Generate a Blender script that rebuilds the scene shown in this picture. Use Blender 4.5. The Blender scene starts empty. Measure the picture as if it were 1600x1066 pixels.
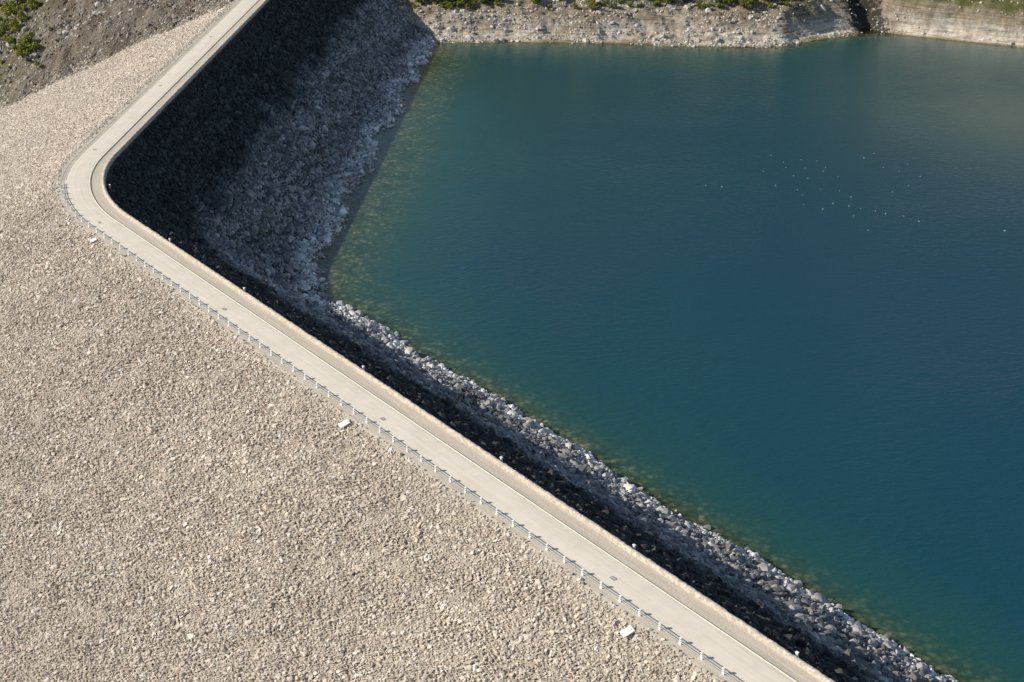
import bpy, math, random
import numpy as np
from mathutils import Vector
rng = np.random.default_rng(7); random.seed(7)
scene = bpy.context.scene
COL = scene.collection
SUN_E, SUN_A = math.radians(30), math.radians(3.0)   # elevation, travel azimuth from +X
WZ = -28.0
# ------------------------------------------------------------------ dam geometry
d1 = np.array([-.578, .816]); d1 /= np.linalg.norm(d1)
d2 = np.array([.0797, .9968]); d2 /= np.linalg.norm(d2)
n1 = np.array([d1[1], -d1[0]]); n2 = np.array([d2[1], -d2[0]])
K = np.array([-104.2, 357.1]); P0 = np.array([24.71, 175.2])
R = 76.0
TH = math.acos(float(d1 @ d2)); TL = R*math.tan(TH/2)
T1 = K - TL*d1; T2 = K + TL*d2; C = T1 + R*n1
S1 = float((T1-P0) @ d1); S2 = S1 + R*TH
W = 9.3; MD = 2.0; VG = -1.3; MUP = 1.43; XW = 45.4

def su(X, Y):
    a1 = (X-T1[0])*d1[0]+(Y-T1[1])*d1[1]; u1 = (X-T1[0])*n1[0]+(Y-T1[1])*n1[1]
    a2 = (X-T2[0])*d2[0]+(Y-T2[1])*d2[1]; u2 = (X-T2[0])*n2[0]+(Y-T2[1])*n2[1]
    r = np.hypot(X-C[0], Y-C[1]); ua = R-r
    vx, vy = (X-C[0]), (Y-C[1])
    cr = (-n1[0])*vy-(-n1[1])*vx; dt = (-n1[0])*vx+(-n1[1])*vy
    ang = -np.arctan2(cr, dt)
    s = np.where(a1 < 0, S1+a1, np.where(a2 > 0, S2+a2, S1+R*np.clip(ang, 0, TH)))
    u = np.where(a1 < 0, u1, np.where(a2 > 0, u2, ua))
    both = (a1 < 0) & (a2 > 0)
    u = np.where(both, np.minimum(u1, u2), u)
    return s, u
def xy(s, u):
    s = np.asarray(s, float); u = np.asarray(u, float)
    ph = np.clip((s-S1)/R, 0, TH)
    c, sn = np.cos(-ph), np.sin(-ph)
    nx = n1[0]*c-n1[1]*sn; ny = n1[0]*sn+n1[1]*c
    dx, dy = -ny, nx
    bx = C[0]-R*nx; by = C[1]-R*ny
    ex = np.where(s < S1, s-S1, np.where(s > S2, s-S2, 0))
    return bx+dx*ex+nx*u, by+dy*ex+ny*u
def tangent(s):
    x0, y0 = xy(s-.01, 0); x1, y1 = xy(s+.01, 0)
    return math.atan2(float(y1-y0), float(x1-x0))
# ------------------------------------------------------------------ noise
def vn(x, y, seed=0):
    xi = np.floor(x).astype(np.int64); yi = np.floor(y).astype(np.int64)
    fx = x-xi; fy = y-yi; fx = fx*fx*(3-2*fx); fy = fy*fy*(3-2*fy)
    def h(a, b):
        n = (a*374761393+b*668265263+seed*974634777) & 0xffffffff
        n = ((n ^ (n >> 13))*1274126177) & 0xffffffff
        return ((n ^ (n >> 16)) & 0xffff)/65535.0
    return (h(xi, yi)*(1-fx)+h(xi+1, yi)*fx)*(1-fy)+(h(xi, yi+1)*(1-fx)+h(xi+1, yi+1)*fx)*fy
def fbm(x, y, seed=0, o=4):
    r = 0; a = .5; t = 0
    for i in range(o):
        r = r+a*vn(x*2**i, y*2**i, seed+i*13); t += a; a *= .5
    return r/t*2-1
def zdam(s, u):
    x = u-W
    x1 = np.interp(s, [-60, 20, 190, 240, 300], [26, 28.5, 37, 35, 35])
    z1 = -x1/MUP; lo = (28+z1)/(XW-x1)
    uwl = np.interp(s, [60, 150, 185, 210], [.80, .62, .36, .25])
    up = np.where(x < x1, -x/MUP, np.where(x < XW, z1-(x-x1)*lo, -28-(x-XW)*uwl))
    A = np.interp(s, [0, 180, 230], [1.0, 1.2, 1.7])
    up = up+A*np.clip((x-22)/18, 0, 1)*fbm(s/13, u/13, 91, 4)*(1-np.clip((x-XW)/7, 0, .8))
    up = up+.35*np.clip((x-14)/14, 0, 1)*fbm(s/3.2, u/3.2, 95, 3)*(1-np.clip((x-XW)/3, 0, 1))
    dn = (u-VG)/MD
    return np.where(u > W, up, np.where(u < VG, dn, 0.0))
# ------------------------------------------------------------------ far shore
SX = np.array([-150,-110,-80,-60,-43,-27.9,0,23.2,57.8,80,92.1,100,108,116,125.6,134,142.2,163.3,183.7,230,330,480.])
SY = np.array([770,710,668,642,622,610.5,611,609.5,605.5,602.6,602.0,606,611.5,617,621.5,624,622,612.1,601.5,585,560,520.])
def shoreY(X): return np.interp(X, SX, SY)
def zbank(X, Y):
    cl = np.clip((X-92)/12, 0, 1)
    jag = 2.6*fbm(X/9, Y/9, 5, 4)*(1-.6*cl)
    a = Y-shoreY(X)+jag
    sl = .55+cl*.25+.45*np.clip((X-139)/10, 0, 1)
    top = 6.4+1.6*fbm(X/20, X*0+9, 8, 3)+cl*4
    shelf = 4.0+2.0*fbm(X/14, X*0+31, 12, 3)*(1-cl*.6)
    prof = np.where(a < shelf, a*.34, shelf*.34+(a-shelf)*sl*1.2)
    z = np.where(a < 0, a*.4, np.minimum(prof, top+np.maximum(0, a-top/sl)*.36))
    amp = np.clip((a+1)/5, 0, 1)
    z = z+amp*(1.5*fbm(X/13, Y/4, 21, 6)*(1-.5*cl)+1.2*fbm(X/30, Y/8, 31, 3)+.9*fbm(X/2.6, Y/2.2, 23, 3)*(1-.6*cl))
    st = .95
    wob = .5*fbm(X/40, Y/40, 66, 2)
    q = z/st+wob; fr = q-np.floor(q)
    led = (np.floor(q)+np.clip((fr-.3)/.35, 0, 1)-wob)*st
    mx_ = (.60+.25*cl)*amp
    z = z*(1-mx_)+led*mx_
    z = z-3.6*np.exp(-((X-134.5+.25*(Y-620))/3.6)**2)*np.clip((a+1)/6, 0, 1)
    z = z+np.clip(a-60, 0, 400)*.22+np.clip(a-20,0,100)/100*14*fbm(X/60, Y/60, 3, 3)
    z = WZ+z
    s, u = su(X, Y)
    cut = -.5+.8*np.maximum(0, u-W-1)
    return np.where(u < 60, np.minimum(z, np.where(s > 420, cut, zdam(s, u)-1.0+np.clip(Y-600, 0, 60)*2)), z)
def zhill(X, Y):
    z = .30*(Y-560)+.67*(X+90.6)
    z = z+3.0*fbm(X/16, Y/16, 41, 5)+1.5*fbm(X/3.5, Y/3.5, 43, 3)
    rr = 1-np.abs(fbm((X*.8+Y*.5)/20, (Y-X*.5)/55, 48, 4)); z = z+2.5*np.clip(rr-.7, 0, 1)/.3
    z = z+5*np.clip(fbm(X/40, Y/40, 45, 3), 0, 1)
    s, u = su(X, Y)
    z = np.minimum(z, -.4+.75*np.maximum(0, -u-2.5))
    z = np.maximum(z, -78)
    return z
def hit(px, py, zf):
    L = px-800; D = .9164*(py+628); F = 2434.7-.4003*(py-533)
    t = np.linspace(.15, .45, 6000); X = L*t; Y = F*t; Z = 120-D*t
    g = zf(X, Y); k = np.argmax(Z < g)
    return float(X[k]), float(Y[k]), float(g[k])
# ------------------------------------------------------------------ mesh helpers
def grid_obj(name, X, Y, Z, mat, uv=None, smooth=True, attrs=None, keep=None):
    nr, nc = X.shape
    me = bpy.data.meshes.new(name)
    co = np.stack([X, Y, Z], -1).reshape(-1, 3).astype(np.float32)
    i = np.arange((nr-1)*(nc-1)); r = i//(nc-1); c = i % (nc-1)
    a = r*nc+c
    q = np.stack([a, a+1, a+nc+1, a+nc], -1)
    p0, p1, p3 = co[q[0][0]], co[q[0][1]], co[q[0][3]]
    if np.cross(p1-p0, p3-p0)[2] < 0: q = q[:, ::-1]
    if keep is not None: q = q[keep.ravel()[q].any(1)]
    me.vertices.add(len(co)); me.vertices.foreach_set('co', co.ravel())
    me.loops.add(q.size); me.loops.foreach_set('vertex_index', q.ravel().astype(np.int32))
    me.polygons.add(len(q)); me.polygons.foreach_set('loop_start', (np.arange(len(q))*4).astype(np.int32))
    me.update(calc_edges=True); me.validate()
    if smooth: me.polygons.foreach_set('use_smooth', [True]*len(me.polygons))
    if uv is not None:
        l = me.uv_layers.new(name='UVMap')
        vi = np.empty(len(me.loops), np.int32); me.loops.foreach_get('vertex_index', vi)
        UV = np.stack([uv[0], uv[1]], -1).reshape(-1, 2)[vi]
        l.data.foreach_set('uv', UV.ravel().astype(np.float32))
    if attrs:
        for k, v in attrs.items():
            at = me.attributes.new(k, 'FLOAT', 'POINT'); at.data.foreach_set('value', v.ravel().astype(np.float32))
    me.materials.append(mat)
    ob = bpy.data.objects.new(name, me); COL.objects.link(ob)
    return ob
class MB:
    def __init__(s): s.v = []; s.f = []
    def box(s, cx, cy, cz, sx, sy, sz, bev=0.0, rot=0):
        b = len(s.v); c, sn = math.cos(rot), math.sin(rot)
        t = bev
        prof = [(-sz/2, 0), (sz/2-t, 0), (sz/2, t)]
        for z, k in prof:
            for (x, y) in ((-1, -1), (1, -1), (1, 1), (-1, 1)):
                px = x*(sx/2-k); py = y*(sy/2-k)
                s.v.append((cx+px*c-py*sn, cy+px*sn+py*c, cz+z))
        s.f.append((b+3, b+2, b+1, b))
        for l in range(2):
            for j in range(4):
                j2 = (j+1) % 4
                s.f.append((b+l*4+j, b+l*4+j2, b+(l+1)*4+j2, b+(l+1)*4+j))
        s.f.append((b+8, b+9, b+10, b+11))
    def tube(s, pts, r, n=6):
        b = len(s.v); pts = [np.array(p, float) for p in pts]
        for i, p in enumerate(pts):
            t = pts[min(i+1, len(pts)-1)]-pts[max(i-1, 0)]; t /= np.linalg.norm(t)
            up = np.array([0, 0, 1.]) if abs(t[2]) < .9 else np.array([1., 0, 0])
            a = np.cross(t, up); a /= np.linalg.norm(a); bb = np.cross(a, t)
            rr = r[i] if isinstance(r, (list, tuple)) else r
            for k in range(n):
                g = 2*math.pi*k/n
                s.v.append(tuple(p+rr*(a*math.cos(g)+bb*math.sin(g))))
        for i in range(len(pts)-1):
            for k in range(n):
                k2 = (k+1) % n
                s.f.append((b+i*n+k, b+i*n+k2, b+(i+1)*n+k2, b+(i+1)*n+k))
        s.f.append(tuple(b+k for k in reversed(range(n)))); s.f.append(tuple(b+(len(pts)-1)*n+k for k in range(n)))
    def mesh(s, name, mat):
        me = bpy.data.meshes.new(name); me.from_pydata(s.v, [], s.f); me.update(); me.materials.append(mat); return me
def add(name, me, parent=None, loc=(0, 0, 0), rz=0, rot=None):
    o = bpy.data.objects.new(name, me); COL.objects.link(o)
    o.location = loc; o.rotation_euler = rot if rot else (0, 0, rz)
    if parent: o.parent = parent
    return o
def tag(o, label, cat, group=None, kind=None):
    o["label"] = label; o["category"] = cat
    if group: o["group"] = group
    if kind: o["kind"] = kind
# ------------------------------------------------------------------ materials
def newmat(name):
    m = bpy.data.materials.new(name); m.use_nodes = True
    nt = m.node_tree; nt.nodes.clear()
    out = nt.nodes.new('ShaderNodeOutputMaterial'); b = nt.nodes.new('ShaderNodeBsdfPrincipled')
    b.inputs['Specular IOR Level'].default_value = .2; b.inputs['Roughness'].default_value = .9
    nt.links.new(b.outputs[0], out.inputs[0])
    return m, nt, b, out
def noise(nt, vec, scale, detail=4, rough=.6):
    n = nt.nodes.new('ShaderNodeTexNoise'); n.inputs['Scale'].default_value = scale
    n.inputs['Detail'].default_value = detail; n.inputs['Roughness'].default_value = rough
    if vec: nt.links.new(vec, n.inputs['Vector'])
    return n.outputs['Fac']
def ramp(nt, fac, stops, interp='LINEAR'):
    r = nt.nodes.new('ShaderNodeValToRGB'); r.color_ramp.interpolation = interp
    e = r.color_ramp.elements
    while len(e) < len(stops): e.new(.5)
    for i, (p, c) in enumerate(stops):
        e[i].position = p; e[i].color = (*c, 1) if len(c) == 3 else c
    nt.links.new(fac, r.inputs[0]); return r.outputs[0]
def mix(nt, fac, a, b, mode='MIX'):
    m = nt.nodes.new('ShaderNodeMix'); m.data_type = 'RGBA'; m.blend_type = mode
    for sock, v in ((m.inputs[0], fac), (m.inputs[6], a), (m.inputs[7], b)):
        if hasattr(v, 'links'): nt.links.new(v, sock)
        else: sock.default_value = v if not isinstance(v, tuple) else (*v, 1)
    return m.outputs[2]
def math_(nt, op, a, b=None, clamp=False):
    m = nt.nodes.new('ShaderNodeMath'); m.operation = op; m.use_clamp = clamp
    for i, v in enumerate((a, b)):
        if v is None: continue
        if hasattr(v, 'links'): nt.links.new(v, m.inputs[i])
        else: m.inputs[i].default_value = v
    return m.outputs[0]
def maprange(nt, v, a, b, c=0., d=1.):
    m = nt.nodes.new('ShaderNodeMapRange'); nt.links.new(v, m.inputs[0])
    for i, x in enumerate((a, b, c, d)): m.inputs[i+1].default_value = x
    return m.outputs[0]
def pos(nt): return nt.nodes.new('ShaderNodeNewGeometry').outputs['Position']
def sep(nt, v):
    s = nt.nodes.new('ShaderNodeSeparateXYZ'); nt.links.new(v, s.inputs[0]); return s.outputs
def grey(nt, v):
    cc = nt.nodes.new('ShaderNodeCombineXYZ')
    for i in range(3): nt.links.new(v, cc.inputs[i])
    return cc.outputs[0]
def bump(nt, b, h, strength, dist):
    n = nt.nodes.new('ShaderNodeBump'); n.inputs['Strength'].default_value = strength; n.inputs['Distance'].default_value = dist
    nt.links.new(h, n.inputs['Height']); nt.links.new(n.outputs[0], b.inputs['Normal']); return n
def mapping(nt, v, sc, rot=(0, 0, 0)):
    m = nt.nodes.new('ShaderNodeMapping'); m.inputs['Scale'].default_value = sc; m.inputs['Rotation'].default_value = rot
    nt.links.new(v, m.inputs[0]); return m.outputs[0]

def stone_mat(name, stops, upstream=False):
    m, nt, b, o = newmat(name)
    oi = nt.nodes.new('ShaderNodeObjectInfo'); P = pos(nt)
    c = ramp(nt, oi.outputs['Random'], stops)
    big = noise(nt, P, .035, 4)
    c = mix(nt, 1., c, ramp(nt, big, [(.3, (.90, .89, .88)), (.7, (1.08, 1.07, 1.05))]), 'MULTIPLY')
    sm = noise(nt, P, 4.0, 3)
    c = mix(nt, 1., c, ramp(nt, sm, [(.3, (.88, .88, .88)), (.7, (1.1, 1.1, 1.1))]), 'MULTIPLY')
    if upstream:
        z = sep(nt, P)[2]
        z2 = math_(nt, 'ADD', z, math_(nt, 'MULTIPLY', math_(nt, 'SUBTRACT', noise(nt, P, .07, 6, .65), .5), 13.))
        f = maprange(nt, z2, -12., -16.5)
        dark = mix(nt, 1., c, (.20, .21, .21), 'MULTIPLY')  # darker upper stones, with the crest's shade painted into them
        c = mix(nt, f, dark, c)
        bands = noise(nt, mapping(nt, P, (.03, .03, .75)), 1., 4, .6)
        c = mix(nt, 1., c, ramp(nt, bands, [(.36, (.70, .70, .71)), (.5, (.97, .97, .97)), (.66, (1.18, 1.17, 1.16))]), 'MULTIPLY')
        c = mix(nt, 1., c, grey(nt, maprange(nt, z, WZ+2.8, WZ+.9, .80, 1.75)), 'MULTIPLY')  # waterline stones brightened, sunlit strip painted into the colour
        wet = maprange(nt, z, WZ-.05, WZ+.35)
        c = mix(nt, wet, mix(nt, 1., c, (.55, .49, .30), 'MULTIPLY'), c)
    nt.links.new(c, b.inputs['Base Color']); bump(nt, b, sm, .3, .06)
    return m
M_STONE = stone_mat('pale_rockfill', [(0, (.29, .25, .20)), (.15, (.49, .425, .345)), (.5, (.66, .58, .47)), (.75, (.73, .65, .54)), (.87, (.61, .475, .38)), (.94, (.78, .73, .65)), (1, (.84, .80, .74))])
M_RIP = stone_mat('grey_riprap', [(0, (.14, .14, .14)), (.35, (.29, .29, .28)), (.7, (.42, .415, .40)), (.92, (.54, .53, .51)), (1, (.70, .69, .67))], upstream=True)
M_SCREE = stone_mat('scree_stone', [(0, (.13, .115, .09)), (.5, (.27, .245, .205)), (.85, (.40, .37, .32)), (1, (.58, .55, .49))])
M_BANKR = stone_mat('shore_stone', [(0, (.36, .32, .26)), (.5, (.54, .50, .43)), (.85, (.64, .60, .53)), (1, (.72, .69, .62))])

m, nt, b, o = newmat('dam_fill'); M_DAM = m
P = pos(nt); uvn = nt.nodes.new('ShaderNodeUVMap').outputs[0]; U = sep(nt, uvn)[1]
g = ramp(nt, noise(nt, P, 6., 5, .75), [(.3, (.55, .485, .39)), (.7, (.73, .66, .545))])
gl = ramp(nt, noise(nt, mapping(nt, uvn, (.06, .9, 1)), 1.4, 4), [(.35, (.86, .84, .81)), (.7, (1.1, 1.08, 1.04))])
g = mix(nt, 1., g, gl, 'MULTIPLY')
dn = ramp(nt, noise(nt, P, 3., 4), [(.3, (.30, .26, .20)), (.7, (.49, .43, .34))])
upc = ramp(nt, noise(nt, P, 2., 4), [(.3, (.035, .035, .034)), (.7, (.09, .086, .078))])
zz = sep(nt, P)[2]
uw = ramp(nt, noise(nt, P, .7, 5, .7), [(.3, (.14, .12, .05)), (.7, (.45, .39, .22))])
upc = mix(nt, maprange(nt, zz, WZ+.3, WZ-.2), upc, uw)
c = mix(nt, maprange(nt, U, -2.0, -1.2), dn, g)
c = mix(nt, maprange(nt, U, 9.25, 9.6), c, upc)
nt.links.new(c, b.inputs['Base Color']); bump(nt, b, noise(nt, P, 3.5, 6, .75), .5, .15)

m, nt, b, o = newmat('pale_concrete_road'); M_ROAD = m
uvn = nt.nodes.new('ShaderNodeUVMap').outputs[0]; P = pos(nt)
c = ramp(nt, noise(nt, mapping(nt, uvn, (.02, .7, 1)), 2.2, 5, .6), [(.3, (.78, .70, .565)), (.55, (.84, .765, .63)), (.75, (.87, .80, .67))])
c = mix(nt, 1., c, ramp(nt, noise(nt, P, .25, 5, .65), [(.3, (.91, .90, .88)), (.6, (1.02, 1.01, 1.0))]), 'MULTIPLY')
c = mix(nt, 1., c, ramp(nt, noise(nt, P, 9., 3, .7), [(.3, (.95, .95, .95)), (.7, (1.04, 1.04, 1.04))]), 'MULTIPLY')
U = sep(nt, uvn)[1]
e = math_(nt, 'ABSOLUTE', math_(nt, 'SUBTRACT', U, 3.2))
e = math_(nt, 'ADD', e, math_(nt, 'MULTIPLY', math_(nt, 'SUBTRACT', noise(nt, P, .8, 4), .5), 1.2))
c = mix(nt, maprange(nt, e, 2.0, 2.9), c, mix(nt, 1., c, (.88, .86, .81), 'MULTIPLY'))
nt.links.new(c, b.inputs['Base Color']); bump(nt, b, noise(nt, P, 12., 3), .2, .02)

def simple(name, col, var=.15, sc=5., rough=.85, metal=0):
    m, nt, b, o = newmat(name); P = pos(nt)
    lo = tuple(x*(1-var) for x in col); hi = tuple(min(1, x*(1+var)) for x in col)
    nt.links.new(ramp(nt, noise(nt, P, sc, 5, .7), [(.3, lo), (.7, hi)]), b.inputs['Base Color'])
    b.inputs['Roughness'].default_value = rough; b.inputs['Metallic'].default_value = metal
    return m
M_WHITE = simple('whitewashed_concrete', (.88, .87, .84), .05, 3)
M_STEEL = simple('weathered_steel', (.38, .38, .37), .2, 6, .6, .2)
M_IRON = simple('cast_iron', (.22, .20, .17), .3, 20, .6)
M_KERB = simple('kerb_concrete', (.72, .65, .53), .12, 3)
M_BARK = simple('bark', (.10, .075, .05), .3, 8)
M_FEATH = simple('white_feather', (.58, .58, .56), .05, 3)
M_GRW = simple('grey_feather', (.36, .37, .38), .05, 3)
m, nt, b, o = newmat('rough_masonry'); M_WALL = m
P = pos(nt)
v = nt.nodes.new('ShaderNodeTexVoronoi'); v.inputs['Scale'].default_value = 2.6; nt.links.new(P, v.inputs['Vector'])
sx = nt.nodes.new('ShaderNodeSeparateColor'); nt.links.new(v.outputs['Color'], sx.inputs[0])
c = ramp(nt, sx.outputs[0], [(0, (.42, .37, .305)), (.5, (.54, .485, .41)), (1, (.64, .59, .51))])
c = mix(nt, 1., c, ramp(nt, noise(nt, P, 7., 4, .7), [(.3, (.78, .76, .74)), (.7, (1.1, 1.08, 1.05))]), 'MULTIPLY')
nt.links.new(c, b.inputs['Base Color']); bump(nt, b, v.outputs['Distance'], .5, .12)

def foliage(name, a, bb):
    m, nt, b, o = newmat(name); P = pos(nt)
    nt.links.new(ramp(nt, noise(nt, P, 1.3, 3), [(.3, a), (.7, bb)]), b.inputs['Base Color']); b.inputs['Roughness'].default_value = .7
    return m
M_LEAF = foliage('olive_foliage', (.15, .17, .03), (.40, .38, .075))
M_LEAF2 = foliage('green_foliage', (.08, .11, .022), (.23, .25, .05))

m, nt, b, o = newmat('scree_ground'); M_HILL = m
P = pos(nt)
c = ramp(nt, noise(nt, P, 1.6, 6, .78), [(.3, (.085, .073, .06)), (.5, (.20, .178, .147)), (.72, (.41, .375, .32))])
c = mix(nt, 1., c, ramp(nt, noise(nt, P, .06, 4, .6), [(.35, (.68, .58, .48)), (.48, (.9, .87, .82)), (.65, (1.14, 1.12, 1.09))]), 'MULTIPLY')
c = mix(nt, 1., c, ramp(nt, noise(nt, mapping(nt, P, (.25, .04, .1), (0, 0, .5)), 1., 5, .65), [(.38, (.66, .64, .60)), (.55, (1., 1., 1.)), (.68, (1.4, 1.36, 1.3))]), 'MULTIPLY')
gr = ramp(nt, noise(nt, P, .35, 5, .7), [(.46, (0, 0, 0)), (.55, (1, 1, 1))])
gm = math_(nt, 'MULTIPLY', gr, maprange(nt, sep(nt, P)[0], -172, -205))
c = mix(nt, gm, c, (.15, .15, .04))
nt.links.new(c, b.inputs['Base Color']); bump(nt, b, noise(nt, P, 1.5, 6, .8), 1., .8)

m, nt, b, o = newmat('shore_rock'); M_BANK = m
P = pos(nt); S = sep(nt, P)
base = ramp(nt, noise(nt, P, .55, 8, .8), [(.28, (.25, .21, .16)), (.45, (.47, .425, .35)), (.58, (.63, .59, .51)), (.75, (.74, .705, .635))])
wv = noise(nt, mapping(nt, P, (.05, .05, 1.9)), 1.3, 6, .72)
base = mix(nt, 1., base, ramp(nt, wv, [(.36, (.50, .475, .44)), (.5, (.97, .95, .93)), (.68, (1.14, 1.13, 1.11))]), 'MULTIPLY')
base = mix(nt, 1., base, ramp(nt, noise(nt, P, .09, 4, .6), [(.38, (.78, .73, .66)), (.55, (1.02, 1.0, .98))]), 'MULTIPLY')
zn = math_(nt, 'ADD', S[2], math_(nt, 'MULTIPLY', math_(nt, 'SUBTRACT', noise(nt, P, .12, 5, .65), .5), 9.))
hillc = ramp(nt, noise(nt, P, .25, 5, .7), [(.35, (.07, .08, .022)), (.55, (.15, .15, .05)), (.7, (.30, .27, .19))])
upper = mix(nt, 1., base, (.70, .66, .58), 'MULTIPLY')
c = mix(nt, maprange(nt, zn, -23., -20.5), base, upper)
c = mix(nt, maprange(nt, zn, -18.5, -15.5), c, hillc)
pale = maprange(nt, math_(nt, 'ADD', S[2], math_(nt, 'MULTIPLY', noise(nt, P, .2, 3), 2.)), -22.8, -24.8)
c = mix(nt, math_(nt, 'MULTIPLY', pale, maprange(nt, S[0], 85, 110, .6, 1.)), c, mix(nt, 1., c, (1.38, 1.37, 1.35), 'MULTIPLY'))
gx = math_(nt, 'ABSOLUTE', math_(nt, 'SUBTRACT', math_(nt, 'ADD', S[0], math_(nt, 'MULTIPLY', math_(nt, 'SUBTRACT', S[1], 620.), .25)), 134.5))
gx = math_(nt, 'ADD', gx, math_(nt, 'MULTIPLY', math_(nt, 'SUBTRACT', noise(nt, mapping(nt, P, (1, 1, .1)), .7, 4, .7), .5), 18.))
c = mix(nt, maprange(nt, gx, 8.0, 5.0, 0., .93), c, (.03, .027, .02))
c = mix(nt, maprange(nt, S[2], WZ+.6, WZ+.15), c, mix(nt, 1., c, (.6, .55, .4), 'MULTIPLY'))
nt.links.new(c, b.inputs['Base Color']); bump(nt, b, noise(nt, P, 1.6, 7, .82), 1., .7)

# water
m = bpy.data.materials.new('lake_water'); m.use_nodes = True; M_WATER = m
nt = m.node_tree; nt.nodes.clear(); out = nt.nodes.new('ShaderNodeOutputMaterial')
P = pos(nt); at = nt.nodes.new('ShaderNodeAttribute'); at.attribute_name = 'depth'; D = at.outputs['Fac']
sheen_at = nt.nodes.new('ShaderNodeAttribute'); sheen_at.attribute_name = 'sheen'
dn_ = math_(nt, 'MAXIMUM', math_(nt, 'ADD', D, math_(nt, 'MULTIPLY', math_(nt, 'SUBTRACT', noise(nt, P, .25, 5, .6), .5), 2.0)), 0.)
T = math_(nt, 'MULTIPLY', math_(nt, 'EXPONENT', math_(nt, 'MULTIPLY', dn_, -1.1)), .9)
far = math_(nt, 'ADD', math_(nt, 'DIVIDE', D, 100.), math_(nt, 'MULTIPLY', math_(nt, 'SUBTRACT', noise(nt, P, .012, 4, .5), .5), .22))
deep = ramp(nt, far, [(0, (.018, .078, .058)), (.07, (.013, .074, .074)), (.22, (.0080, .064, .088)), (1, (.006, .054, .092))])
v = nt.nodes.new('ShaderNodeTexVoronoi'); v.inputs['Scale'].default_value = .9; v.inputs['Randomness'].default_value = 1.
nt.links.new(P, v.inputs['Vector'])
sx = nt.nodes.new('ShaderNodeSeparateColor'); nt.links.new(v.outputs['Color'], sx.inputs[0])
bed = ramp(nt, sx.outputs[0], [(0, (.075, .088, .032)), (.5, (.15, .165, .065)), (.8, (.26, .26, .12)), (1, (.42, .40, .22))])  # bed stones painted on the surface, brightened for refracted sunlight
bed = mix(nt, 1., bed, ramp(nt, noise(nt, P, .16, 5, .65), [(.38, (.45, .58, .52)), (.62, (1.2, 1.17, 1.03))]), 'MULTIPLY')
bed = mix(nt, 1., bed, ramp(nt, v.outputs['Distance'], [(.25, (1.1, 1.1, 1.1)), (.75, (.42, .46, .43))]), 'MULTIPLY')
bt = math_(nt, 'EXPONENT', math_(nt, 'MULTIPLY', dn_, -.47))
body = mix(nt, bt, deep, bed)
body = mix(nt, math_(nt, 'MULTIPLY', sheen_at.outputs['Fac'], maprange(nt, noise(nt, P, .03, 4), .3, .7, .6, 1.)), body, (.105, .145, .136))  # hazy grey surface sheen painted into the water colour
df = nt.nodes.new('ShaderNodeBsdfDiffuse'); nt.links.new(body, df.inputs[0])
tr = nt.nodes.new('ShaderNodeBsdfTransparent')
nt.links.new(ramp(nt, math_(nt, 'DIVIDE', dn_, 8.), [(0, (.92, .95, .84)), (.3, (.78, .84, .52)), (1, (.35, .62, .42))]), tr.inputs[0])
mx = nt.nodes.new('ShaderNodeMixShader'); nt.links.new(T, mx.inputs[0]); nt.links.new(df.outputs[0], mx.inputs[1]); nt.links.new(tr.outputs[0], mx.inputs[2])
bp = nt.nodes.new('ShaderNodeBump'); bp.inputs['Strength'].default_value = 1.; bp.inputs['Distance'].default_value = .27
w1 = noise(nt, mapping(nt, P, (.6, 1.0, 1), (0, 0, .6)), .8, 5, .65)
gust = math_(nt, 'MULTIPLY', maprange(nt, noise(nt, P, .01, 3), .35, .65, .5, 1.), maprange(nt, sep(nt, P)[1], 430, 560, 1., .45))
nt.links.new(math_(nt, 'MULTIPLY', w1, gust), bp.inputs['Height'])
gl = nt.nodes.new('ShaderNodeBsdfGlossy'); gl.inputs['Roughness'].default_value = .12; gl.inputs[0].default_value = (.95, .95, .95, 1)
fr = nt.nodes.new('ShaderNodeFresnel'); fr.inputs['IOR'].default_value = 1.33
for n in (gl, fr, df): nt.links.new(bp.outputs[0], n.inputs['Normal'])
mx2 = nt.nodes.new('ShaderNodeMixShader'); nt.links.new(fr.outputs[0], mx2.inputs[0]); nt.links.new(mx.outputs[0], mx2.inputs[1]); nt.links.new(gl.outputs[0], mx2.inputs[2])
nt.links.new(mx2.outputs[0], out.inputs[0])

# ------------------------------------------------------------------ build: ground, dam
M_VAL = simple('valley_ground', (.14, .13, .08), .4, .05)
g = grid_obj('ground', *np.meshgrid(np.linspace(-5000, 5000, 11), np.linspace(-5000, 5000, 11)), np.full((11, 11), -80.), M_VAL); g["kind"] = "structure"

sv = np.concatenate([np.arange(-240, -30, 6.), np.arange(-30, 560, 1.1)])
uv_ = np.concatenate([np.arange(-150, -3, 1.3), [VG-.6, VG, -1., 0, 1.5, 3, 4.5, 6, 7.2, 8.4, 9.0, W+.0], np.arange(W+.7, 75, 1.0)])
Sg, Ug = np.meshgrid(sv, uv_)
Xg, Yg = xy(Sg, Ug); Zg = zdam(Sg, Ug)-.12
off = np.clip((np.abs(Ug-3.5)-6.2)/3, 0, 1)
Zg = Zg+off*(.25*fbm(Xg/2.5, Yg/2.5, 2, 3))
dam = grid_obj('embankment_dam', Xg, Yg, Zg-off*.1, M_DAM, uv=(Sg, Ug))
tag(dam, "rockfill embankment dam with bent crest beside a reservoir", "dam")

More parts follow.
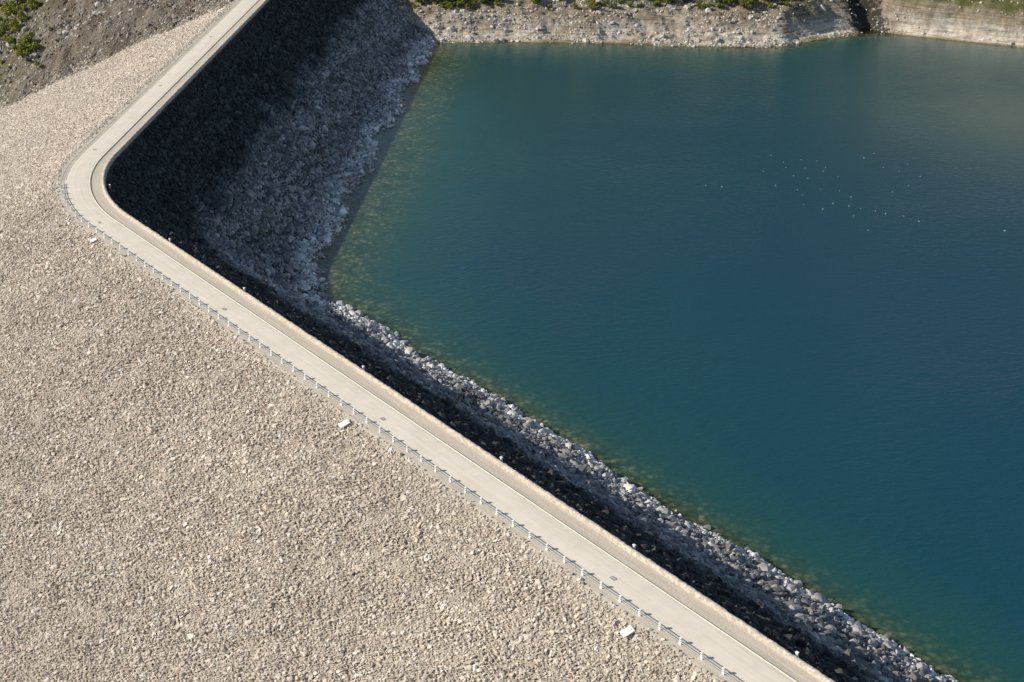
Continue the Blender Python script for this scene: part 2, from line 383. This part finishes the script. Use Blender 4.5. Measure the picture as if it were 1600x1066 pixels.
Sr, Ur = np.meshgrid(np.arange(-90, 560, 1.), np.linspace(.45, 5.95, 7))
Xr, Yr = xy(Sr, Ur)
road = grid_obj('road', Xr, Yr, .0+.05*(1-((Ur-3.2)/2.75)**2)-.04, M_ROAD, uv=(Sr, Ur)); road["kind"] = "structure"
ks = np.arange(-90, 560, 1.)
ku = np.array([5.95, 5.95, 6.15, 6.15]); kz = np.array([-.15, .03, .03, -.15])
Sk, _ = np.meshgrid(ks, ku); Xk, Yk = xy(Sk, np.repeat(ku[:, None], len(ks), 1))
kerb = grid_obj('kerb', Xk, Yk, np.repeat(kz[:, None], len(ks), 1), M_KERB, smooth=False); kerb["kind"] = "structure"
ps = np.arange(-90, 560, .35)
pu = np.array([8.62, 8.65, 8.68, 8.78, 9.0, 9.2, 9.30, 9.34, 9.38]); pz = np.array([-.4, .14, .42, .54, .58, .54, .42, .1, -.6])
Sp, _ = np.meshgrid(ps, pu); Up = np.repeat(pu[:, None], len(ps), 1); Zp = np.repeat(pz[:, None], len(ps), 1)
Up = Up+.10*fbm(Sp*1.7, Zp*3+Up*2, 61, 2); Zp = Zp+.11*fbm(Sp*1.9, Up*3, 63, 3)
Xp, Yp = xy(Sp, Up)
wall = grid_obj('parapet_wall', Xp, Yp, Zp, M_WALL, smooth=False)
tag(wall, "low rough stone parapet along the water side of the crest", "wall")

hx = np.concatenate([np.arange(-420, -260, 5.), np.arange(-260, -62, .8)]); hy = np.concatenate([np.arange(520, 760, .8), np.arange(760, 1000, 6.)])
HX, HY = np.meshgrid(hx, hy)
_, hu = su(HX, HY)
hz = zhill(HX, HY); hz = np.where(hu > 3, np.minimum(hz, -1.5-(hu-3)*.7), hz)
hill = grid_obj('hillside', HX, HY, hz, M_HILL); hill["kind"] = "structure"
bx = np.concatenate([np.arange(-84, 215, .5), np.arange(215, 480, 3.)])
ba = np.concatenate([np.arange(-25, -5, 2.), np.arange(-5, 34, .36), np.arange(34, 80, 2.), np.arange(80, 500, 10.)])
BX, BA = np.meshgrid(bx, ba); BY = shoreY(BX)+BA
bank = grid_obj('far_shore', BX, BY, zbank(BX, BY), M_BANK, smooth=False); bank["kind"] = "structure"

wx = np.arange(-90, 481, 1.3); wy = np.arange(-60, 640, 1.3)
WX, WY = np.meshgrid(wx, wy)
s_, u_ = su(WX, WY)
dep = np.where(u_ < W, -1, WZ-zdam(s_, u_))
dep = dep+np.clip(u_-W-XW-14, 0, 400)*.35
shore_d = (shoreY(WX)-WY)*.45
depth = np.clip(np.minimum(dep, np.maximum(shore_d, -2)), -1, 200)
sheen = 1.15*np.exp(-(((WX-170)/44)**2+((WY-520)/62)**2))+.4*np.exp(-(((WX-170)/28)**2+((WY-590)/22)**2))  # mask of the painted sheen, two soft patches off the far shore
water = grid_obj('lake_water', WX, WY, np.full_like(WX, WZ), M_WATER, attrs={'depth': depth, 'sheen': np.clip(sheen, 0, 1)}, keep=(u_ > 30)); water["kind"] = "structure"

# ------------------------------------------------------------------ stones (GN)
def stone_group(name, mat, seed, flat=.7, sub=2):
    ng = bpy.data.node_groups.new(name, 'GeometryNodeTree')
    ng.interface.new_socket('Geometry', in_out='INPUT', socket_type='NodeSocketGeometry')
    ng.interface.new_socket('Geometry', in_out='OUTPUT', socket_type='NodeSocketGeometry')
    N = ng.nodes; L = ng.links
    gi = N.new('NodeGroupInput'); go = N.new('NodeGroupOutput')
    jn = N.new('GeometryNodeJoinGeometry')
    for k in range(7):
        ic = N.new('GeometryNodeMeshIcoSphere'); ic.inputs['Subdivisions'].default_value = sub
        sp = N.new('GeometryNodeSetPosition')
        p = N.new('GeometryNodeInputPosition'); nz = N.new('ShaderNodeTexNoise'); nz.noise_dimensions = '4D'
        nz.inputs['Scale'].default_value = 1.3; nz.inputs['W'].default_value = seed+k*3.7; nz.inputs['Detail'].default_value = 2
        L.new(p.outputs[0], nz.inputs['Vector'])
        vs = N.new('ShaderNodeVectorMath'); vs.operation = 'SUBTRACT'; vs.inputs[1].default_value = (.5, .5, .5); L.new(nz.outputs['Color'], vs.inputs[0])
        sc = N.new('ShaderNodeVectorMath'); sc.operation = 'SCALE'; sc.inputs['Scale'].default_value = 2.0; L.new(vs.outputs[0], sc.inputs[0])
        L.new(ic.outputs[0], sp.inputs[0]); L.new(sc.outputs[0], sp.inputs['Offset'])
        ch = N.new('GeometryNodeConvexHull'); L.new(sp.outputs[0], ch.inputs[0])
        tf = N.new('GeometryNodeTransform'); tf.inputs['Scale'].default_value = (1.1, .85+.05*(k % 3), flat)
        L.new(ch.outputs[0], tf.inputs[0])
        sm = N.new('GeometryNodeSetMaterial'); sm.inputs['Material'].default_value = mat; L.new(tf.outputs[0], sm.inputs[0])
        ti = N.new('GeometryNodeGeometryToInstance'); L.new(sm.outputs[0], ti.inputs[0]); L.new(ti.outputs[0], jn.inputs[0])
    ip = N.new('GeometryNodeInstanceOnPoints'); ip.inputs['Pick Instance'].default_value = True
    L.new(gi.outputs[0], ip.inputs['Points']); L.new(jn.outputs[0], ip.inputs['Instance'])
    for nm, sock in (('rot', 'Rotation'), ('scl', 'Scale')):
        a = N.new('GeometryNodeInputNamedAttribute'); a.data_type = 'FLOAT_VECTOR'; a.inputs['Name'].default_value = nm
        L.new(a.outputs['Attribute'], ip.inputs[sock])
    L.new(ip.outputs[0], go.inputs[0])
    return ng
def scatter(name, X, Y, Z, rad, mat, seed, parent=None, tilt=.9, flat=.7, sub=2):
    n = len(X); pr = rng.permutation(n); X, Y, Z, rad = X[pr], Y[pr], Z[pr], rad[pr]
    me = bpy.data.meshes.new(name); me.vertices.add(n)
    me.vertices.foreach_set('co', np.stack([X, Y, Z], -1).astype(np.float32).ravel())
    rot = np.stack([rng.uniform(-tilt, tilt, n), rng.uniform(-tilt, tilt, n), rng.uniform(0, 6.28, n)], -1).astype(np.float32)
    scl = (rad[:, None]*rng.uniform(.75, 1.25, (n, 3))).astype(np.float32)
    for k, v in (('rot', rot), ('scl', scl)):
        a = me.attributes.new(k, 'FLOAT_VECTOR', 'POINT'); a.data.foreach_set('vector', v.ravel())
    me.materials.append(mat)
    ob = bpy.data.objects.new(name, me); COL.objects.link(ob)
    md = ob.modifiers.new('stones', 'NODES'); md.node_group = stone_group(name, mat, seed, flat, sub)
    ob["kind"] = "stuff"
    if parent: ob.parent = parent
    print(name, n)
    return ob
TC, TS = math.cos(math.radians(23.6)), math.sin(math.radians(23.6))
def inview(X, Y, Z, mg=1.12):
    dz = Z-120; f = Y*TC-dz*TS; up = Y*TS+dz*TC
    return (np.abs(X/f*2657) < 800*mg) & (np.abs(up/f*2657) < 533*mg)
def jgrid(x0, x1, y0, y1, sp):
    a, b_ = np.meshgrid(np.arange(x0, x1, sp), np.arange(y0, y1, sp))
    a = a+rng.uniform(-.5, .5, a.shape)*sp; b_ = b_+rng.uniform(-.5, .5, a.shape)*sp
    return a.ravel(), b_.ravel()
X, Y = jgrid(-300, 90, 110, 690, .375)
s_, u_ = su(X, Y); Z = zdam(s_, u_); H = zhill(X, Y)
k = (u_ < VG-.1+rng.normal(0, .35, len(X))) & inview(X, Y, Z, 1.1) & (Z > H-np.minimum(rng.exponential(1.5, len(X)), 7)*(vn(X/6, Y/6, 17)*1.6)-.2)
X, Y, Z = X[k], Y[k], np.maximum(Z, H)[k]
rad = np.clip(rng.lognormal(math.log(.187), .36, len(X)), .09, .52)
scatter('rock_facing', X, Y, Z-.07, rad, M_STONE, 1, dam, tilt=.65, flat=.62, sub=1)
X, Y = jgrid(-110, 190, 90, 720, .63)
s_, u_ = su(X, Y); Z = zdam(s_, u_)
k = (u_ > W+.5) & (Z > WZ-2.2) & inview(X, Y, Z) & (Z > zbank(X, Y)-.8) & ((Z > WZ-.4) | (rng.uniform(0, 1, len(X)) < .35))
X, Y, Z, s_, u_ = X[k], Y[k], Z[k], s_[k], u_[k]
rad = np.clip(rng.lognormal(math.log(.345), .45, len(X)), .14, 1.2)
rad = np.where(Z < WZ-.3, np.minimum(rad, .5), rad)
rad = np.minimum(rad, .3+.12*(u_-W))
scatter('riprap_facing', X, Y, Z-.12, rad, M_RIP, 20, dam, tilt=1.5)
X, Y = jgrid(-270, -75, 540, 780, .85)
Z = zhill(X, Y); s_, u_ = su(X, Y)
k = (u_ < -4) & (Z > zdam(s_, u_)-.3) & inview(X, Y, Z) & (vn(X/14, Y/14, 77)+rng.normal(0, .3, len(X)) > .43)
scatter('scree_stones', X[k], Y[k], Z[k], np.clip(rng.lognormal(math.log(.30), .5, k.sum()), .12, 1.6), M_SCREE, 30)["label"] = "loose grey-brown scree stones on the hillside"
X, Y = jgrid(-60, 215, 590, 670, .8)
a = Y-shoreY(X); Z = zbank(X, Y); s_, u_ = su(X, Y)
pk = np.where(X < 100, .6, .12)*np.where(a < 4, 1.5, 1)
k = (a > -5) & (a < 28) & (Z > zdam(s_, u_)-.3) & (Z > WZ-.4) & (rng.uniform(0, 1, len(X)) < pk) & (vn(X/5, Y/5, 78) > .3)
scatter('shore_rubble', X[k], Y[k], Z[k]-.05, np.clip(rng.lognormal(math.log(.27), .5, k.sum()), .12, 1.2), M_BANKR, 40)["label"] = "pale broken rock rubble along the shore"

# ------------------------------------------------------------------ guardrail
def ez(u): return 0. if u > VG else (u-VG)/MD
gr = bpy.data.objects.new('guardrail', None); COL.objects.link(gr); x, y = xy(100., 0.); gr.location = (float(x), float(y), 0)
tag(gr, "steel pipe guardrail on white concrete posts along the road", "guardrail")
mb = MB(); mb.box(0, 0, .34, .38, .30, .98, .04); post_me = mb.mesh('post', M_WHITE)
gl_ = np.array(gr.location)
for i, s in enumerate(np.arange(-14, 226, 4.02)):
    x, y = xy(s, 0.); o = add('post', post_me, gr, (float(x)-gl_[0], float(y)-gl_[1], random.uniform(-.03, .02)), tangent(s)+random.uniform(-.04, .04))
    o.rotation_euler[0] = random.uniform(-.03, .03)
for h in (.38, .66):
    mb = MB(); pts = []
    for s in np.arange(-17, 227, 2.01):
        x, y = xy(s, -.21); pts.append((float(x)-gl_[0], float(y)-gl_[1], h+random.uniform(-.015, .015)))
    mb.tube(pts, .06, 6); add('rail', mb.mesh('rail', M_STEEL), gr)
wf = bpy.data.objects.new('wire_fence', None); COL.objects.link(wf); x, y = xy(300., -1.); wf.location = (float(x), float(y), 0)
tag(wf, "thin grey metal post fence along the crest road edge", "fence")
wl_ = np.array(wf.location)
mb = MB(); mb.tube([(0, 0, -.3), (0, 0, 1.0)], .055, 6); mb.tube([(0, 0, 1.0), (0, 0, 1.06)], .075, 6); fp = mb.mesh('post', M_STEEL)
for s in np.arange(229, 459, 3.0):
    x, y = xy(s, -1.); add('post', fp, wf, (float(x)-wl_[0], float(y)-wl_[1], 0), 0)
for h in (.35, .68, .98):
    mb = MB(); pts = []
    for s in np.arange(229, 459, 3.0):
        x, y = xy(s, -1.); pts.append((float(x)-wl_[0], float(y)-wl_[1], h))
    mb.tube(pts, .028, 5); add('wire', mb.mesh('wire', M_STEEL), wf)
mbf = MB()
for a in ((0, .28, .95, .07), (0, -.28, .95, .07), (.44, 0, .07, .49), (-.44, 0, .07, .49)): mbf.box(a[0], a[1], .02, a[2], a[3], .05, .005)
fm = mbf.mesh('frame', M_IRON)
mbg = MB()
for i in range(8): mbg.box(-.36+i*.103, 0, .012, .06, .48, .03, .004)
mbg.box(0, 0, -.01, .80, .48, .02); gm_ = mbg.mesh('grate', M_KERB)
for s in (23, 82, 138, 196, 252, 310, 366):
    x, y = xy(float(s), 2.65)
    f = add('drain_cover', fm, None, (float(x), float(y), .012), tangent(s)); add('grate', gm_, f)
    tag(f, "rectangular iron drain cover set in the crest road", "drain cover", "drain covers along the road")
mb = MB(); mb.box(0, 0, .1, 1.7, 1.1, .14, .02); sl = mb.mesh('marker_slab', M_WHITE)
mb2 = MB(); mb2.box(.5, 0, .20, .28, .28, .06, .02); cap = mb2.mesh('cap', M_WHITE)
for s, u, r in ((84.7, -2.9, .5), (12.6, -3.3, .45), (187, -2.5, .4)):
    x, y = xy(s, u); o = add('marker_slab', sl, None, (float(x), float(y), ez(u)+.42), 0, (.25, -.34, r))
    if s > 180: o.scale = (.8, .8, 1)
    add('cap', cap, o)
    tag(o, "flat white concrete slab lying on the stones below the road", "concrete slab", "white slabs beside the road")
mb = MB(); mb.box(0, 0, .35, .35, .25, .9, .03); mb.box(0, 0, .86, .5, .34, .12, .03); mk = mb.mesh('marker_stone', M_WHITE)
for s in (28, 101, 145, 222, -4, 60, 178):
    x, y = xy(float(s), 10.3); o = add('marker_stone', mk, None, (float(x), float(y), -.7), tangent(s))
    tag(o, "small white marker stone among riprap behind the parapet", "marker stone", "white marker stones below the parapet")
# ------------------------------------------------------------------ gulls
def gull_mesh():
    v = []; f = []
    rings = [(-.30, .01, .10), (-.22, .045, .10), (-.1, .085, .09), (.03, .10, .09), (.13, .075, .11), (.18, .045, .17), (.21, .05, .21), (.25, .045, .215), (.275, .02, .205), (.31, .01, .20), (.335, .003, .195)]
    n = 8
    for (x, r, z) in rings:
        for k in range(n):
            a = 2*math.pi*k/n; v.append((x, r*math.cos(a), z+r*.85*math.sin(a)))
    for i in range(len(rings)-1):
        for k in range(n):
            f.append((i*n+k, i*n+(k+1) % n, (i+1)*n+(k+1) % n, (i+1)*n+k))
    f.append(tuple(range(n))[::-1])
    nb = len(f)
    for sg in (1, -1):
        b0 = len(v)
        for (x, y, z) in ((.1, .085, .14), (.08, .105, .10), (-.1, .10, .11), (-.36, .03, .13), (-.12, .05, .17), (.04, .06, .18)):
            v.append((x, y*sg, z))
        f.append(tuple(range(b0, b0+6)) if sg > 0 else tuple(reversed(range(b0, b0+6))))
    me = bpy.data.meshes.new('gull'); me.from_pydata(v, [], f); me.materials.append(M_FEATH); me.materials.append(M_GRW)
    for i in range(nb, len(f)): me.polygons[i].material_index = 1
    me.update(); return me
gm = gull_mesh()
gp = [(1205,243),(1193,268),(1224,254),(1228,262),(1252,250),(1258,263),(1276,252),(1240,275),(1262,279),(1286,268),(1212,290),(1246,297),(1254,305),(1282,296),(1290,262),(1310,276),(1312,298),(1330,308),(1327,322),(1350,247),(1366,240),(1380,262),(1405,268),(1418,257),(1438,276),(1302,318),(1286,327),(1256,320),(1345,326),(1368,330),(1334,338),(1412,338),(1357,360),(1436,346),(1384,334),(1128,292),(1103,290),(1570,361),(1420,290),(1395,300)]
for (px, py) in gp:
    vv = py+628.; x = 161.4*(px-800)/vv; y = 1.2333*(379700/vv-52.4)
    o = add('gull', gm, None, (x, y, WZ-.05), random.uniform(0, 6.28)); o.scale = (.9,)*3
    tag(o, "white gull resting on the lake surface", "gull", "gulls floating on the lake")
# ------------------------------------------------------------------ shrubs
def shrub_meshes(seed, mat):
    r = random.Random(seed); st = MB(); lv = []; lf = []
    lobes = []
    for i in range(9):
        a = r.uniform(0, 6.28); d = r.uniform(.1, 1.0); h = r.uniform(.6, 1.9)*(1.15-d*.4)
        tip = (math.cos(a)*d, math.sin(a)*d, h); mid = (tip[0]*.35, tip[1]*.35, h*.55)
        st.tube([(0, 0, -.2), mid, tip], [.07, .045, .015], 5); lobes.append((tip, r.uniform(.32, .6)))
    for (c, rr) in lobes:
        for i in range(130):
            d = np.array([r.gauss(0, 1) for _ in range(3)]); d /= np.linalg.norm(d); q = np.array(c)+d*rr*r.uniform(.35, 1.08)
            q[2] = max(q[2], .1)
            n = d+np.array([r.uniform(-.8, .8) for _ in range(3)]); n /= np.linalg.norm(n)
            t = np.cross(n, [r.uniform(-1, 1), r.uniform(-1, 1), .3]); t /= np.linalg.norm(t)+1e-6; bt = np.cross(n, t)
            s1, s2 = r.uniform(.07, .13), r.uniform(.05, .09); b0 = len(lv)
            for (p, w) in ((-1, 0), (0, -1), (1, 0), (0, 1)): lv.append(tuple(q+t*p*s1+bt*w*s2))
            lf.append((b0, b0+1, b0+2, b0+3))
    lm = bpy.data.meshes.new('foliage'); lm.from_pydata(lv, [], lf); lm.materials.append(mat); lm.update()
    return st.mesh('shrub', M_BARK), lm
sh = [shrub_meshes(i, M_LEAF if i % 2 else M_LEAF2) for i in range(4)]
def shrub(x, y, z, sc, v, label, group):
    o = add('shrub', sh[v][0], None, (x, y, z-.1), random.uniform(0, 6.28)); o.scale = (sc, sc, sc*random.uniform(.75, 1.0))
    add('foliage', sh[v][1], o); tag(o, label, "shrub", group)
for i in range(150):
    px = random.choice([random.uniform(640, 780), random.uniform(700, 1110), random.uniform(900, 1120), random.uniform(640, 1180), random.uniform(1120, 1240)]); py = random.uniform(-14, 16)
    x, y, z = hit(px, py, zbank)
    shrub(x, y, z, random.uniform(.7, 1.4) if py > 9 else random.uniform(1.1, 2.3), i % 4, "olive green shrub growing above the rocky shore", "shrubs above the rocky shore")
for i, (px, py) in enumerate([(8, 8), (22, 14), (40, 12), (5, 30), (18, 36), (34, 28), (2, 52), (14, 58), (40, 68), (30, 78), (48, 64), (58, 96), (66, 100), (50, 8), (28, 2), (-15, 20), (-20, 50), (-12, 85), (6, -12), (40, -10), (75, -14), (120, -12), (-30, 5), (12, 20), (44, 72), (36, 82), (8, 44), (60, 2), (54, 74), (262, 4), (90, 60), (78, 40), (16, 100), (110, 20), (4, 92), (24, 44), (26, 68)]):
    x, y, z = hit(px, py+8, zhill)
    shrub(x, y, z, random.uniform(1.7, 3.0) if px < 56 and py < 90 else random.uniform(.7, 1.2), (i*2+1) % 4 if i % 3 else 0, "yellow-green shrub growing on the scree hillside", "shrubs on the scree hillside")

# ------------------------------------------------------------------ light, world, camera
sun = bpy.data.lights.new('sun', 'SUN'); sun.energy = 5.0; sun.angle = math.radians(.5); sun.color = (1, .93, .83)
so = bpy.data.objects.new('sun', sun); COL.objects.link(so)
dv = Vector((math.cos(SUN_E)*math.cos(SUN_A), math.cos(SUN_E)*math.sin(SUN_A), -math.sin(SUN_E)))
so.rotation_euler = dv.to_track_quat('-Z', 'Y').to_euler()
w = bpy.data.worlds.new("World"); scene.world = w; w.use_nodes = True
nt = w.node_tree; bg = nt.nodes['Background']; sk = nt.nodes.new('ShaderNodeTexSky'); sk.sky_type = 'NISHITA'; sk.sun_disc = False
sk.sun_elevation = SUN_E; sk.sun_rotation = math.radians(270)-SUN_A; sk.altitude = 1000
nt.links.new(sk.outputs[0], bg.inputs[0]); bg.inputs[1].default_value = .115
cam = bpy.data.cameras.new('Camera'); cam.lens = 59.8; cam.sensor_width = 36; cam.clip_start = 1; cam.clip_end = 12000
co = bpy.data.objects.new('Camera', cam); COL.objects.link(co); co.location = (0, 0, 120); co.rotation_euler = (math.radians(90-23.6), 0, 0)
scene.camera = co
scene.view_settings.view_transform = 'Standard'; scene.view_settings.look = 'None'; scene.view_settings.exposure = 0
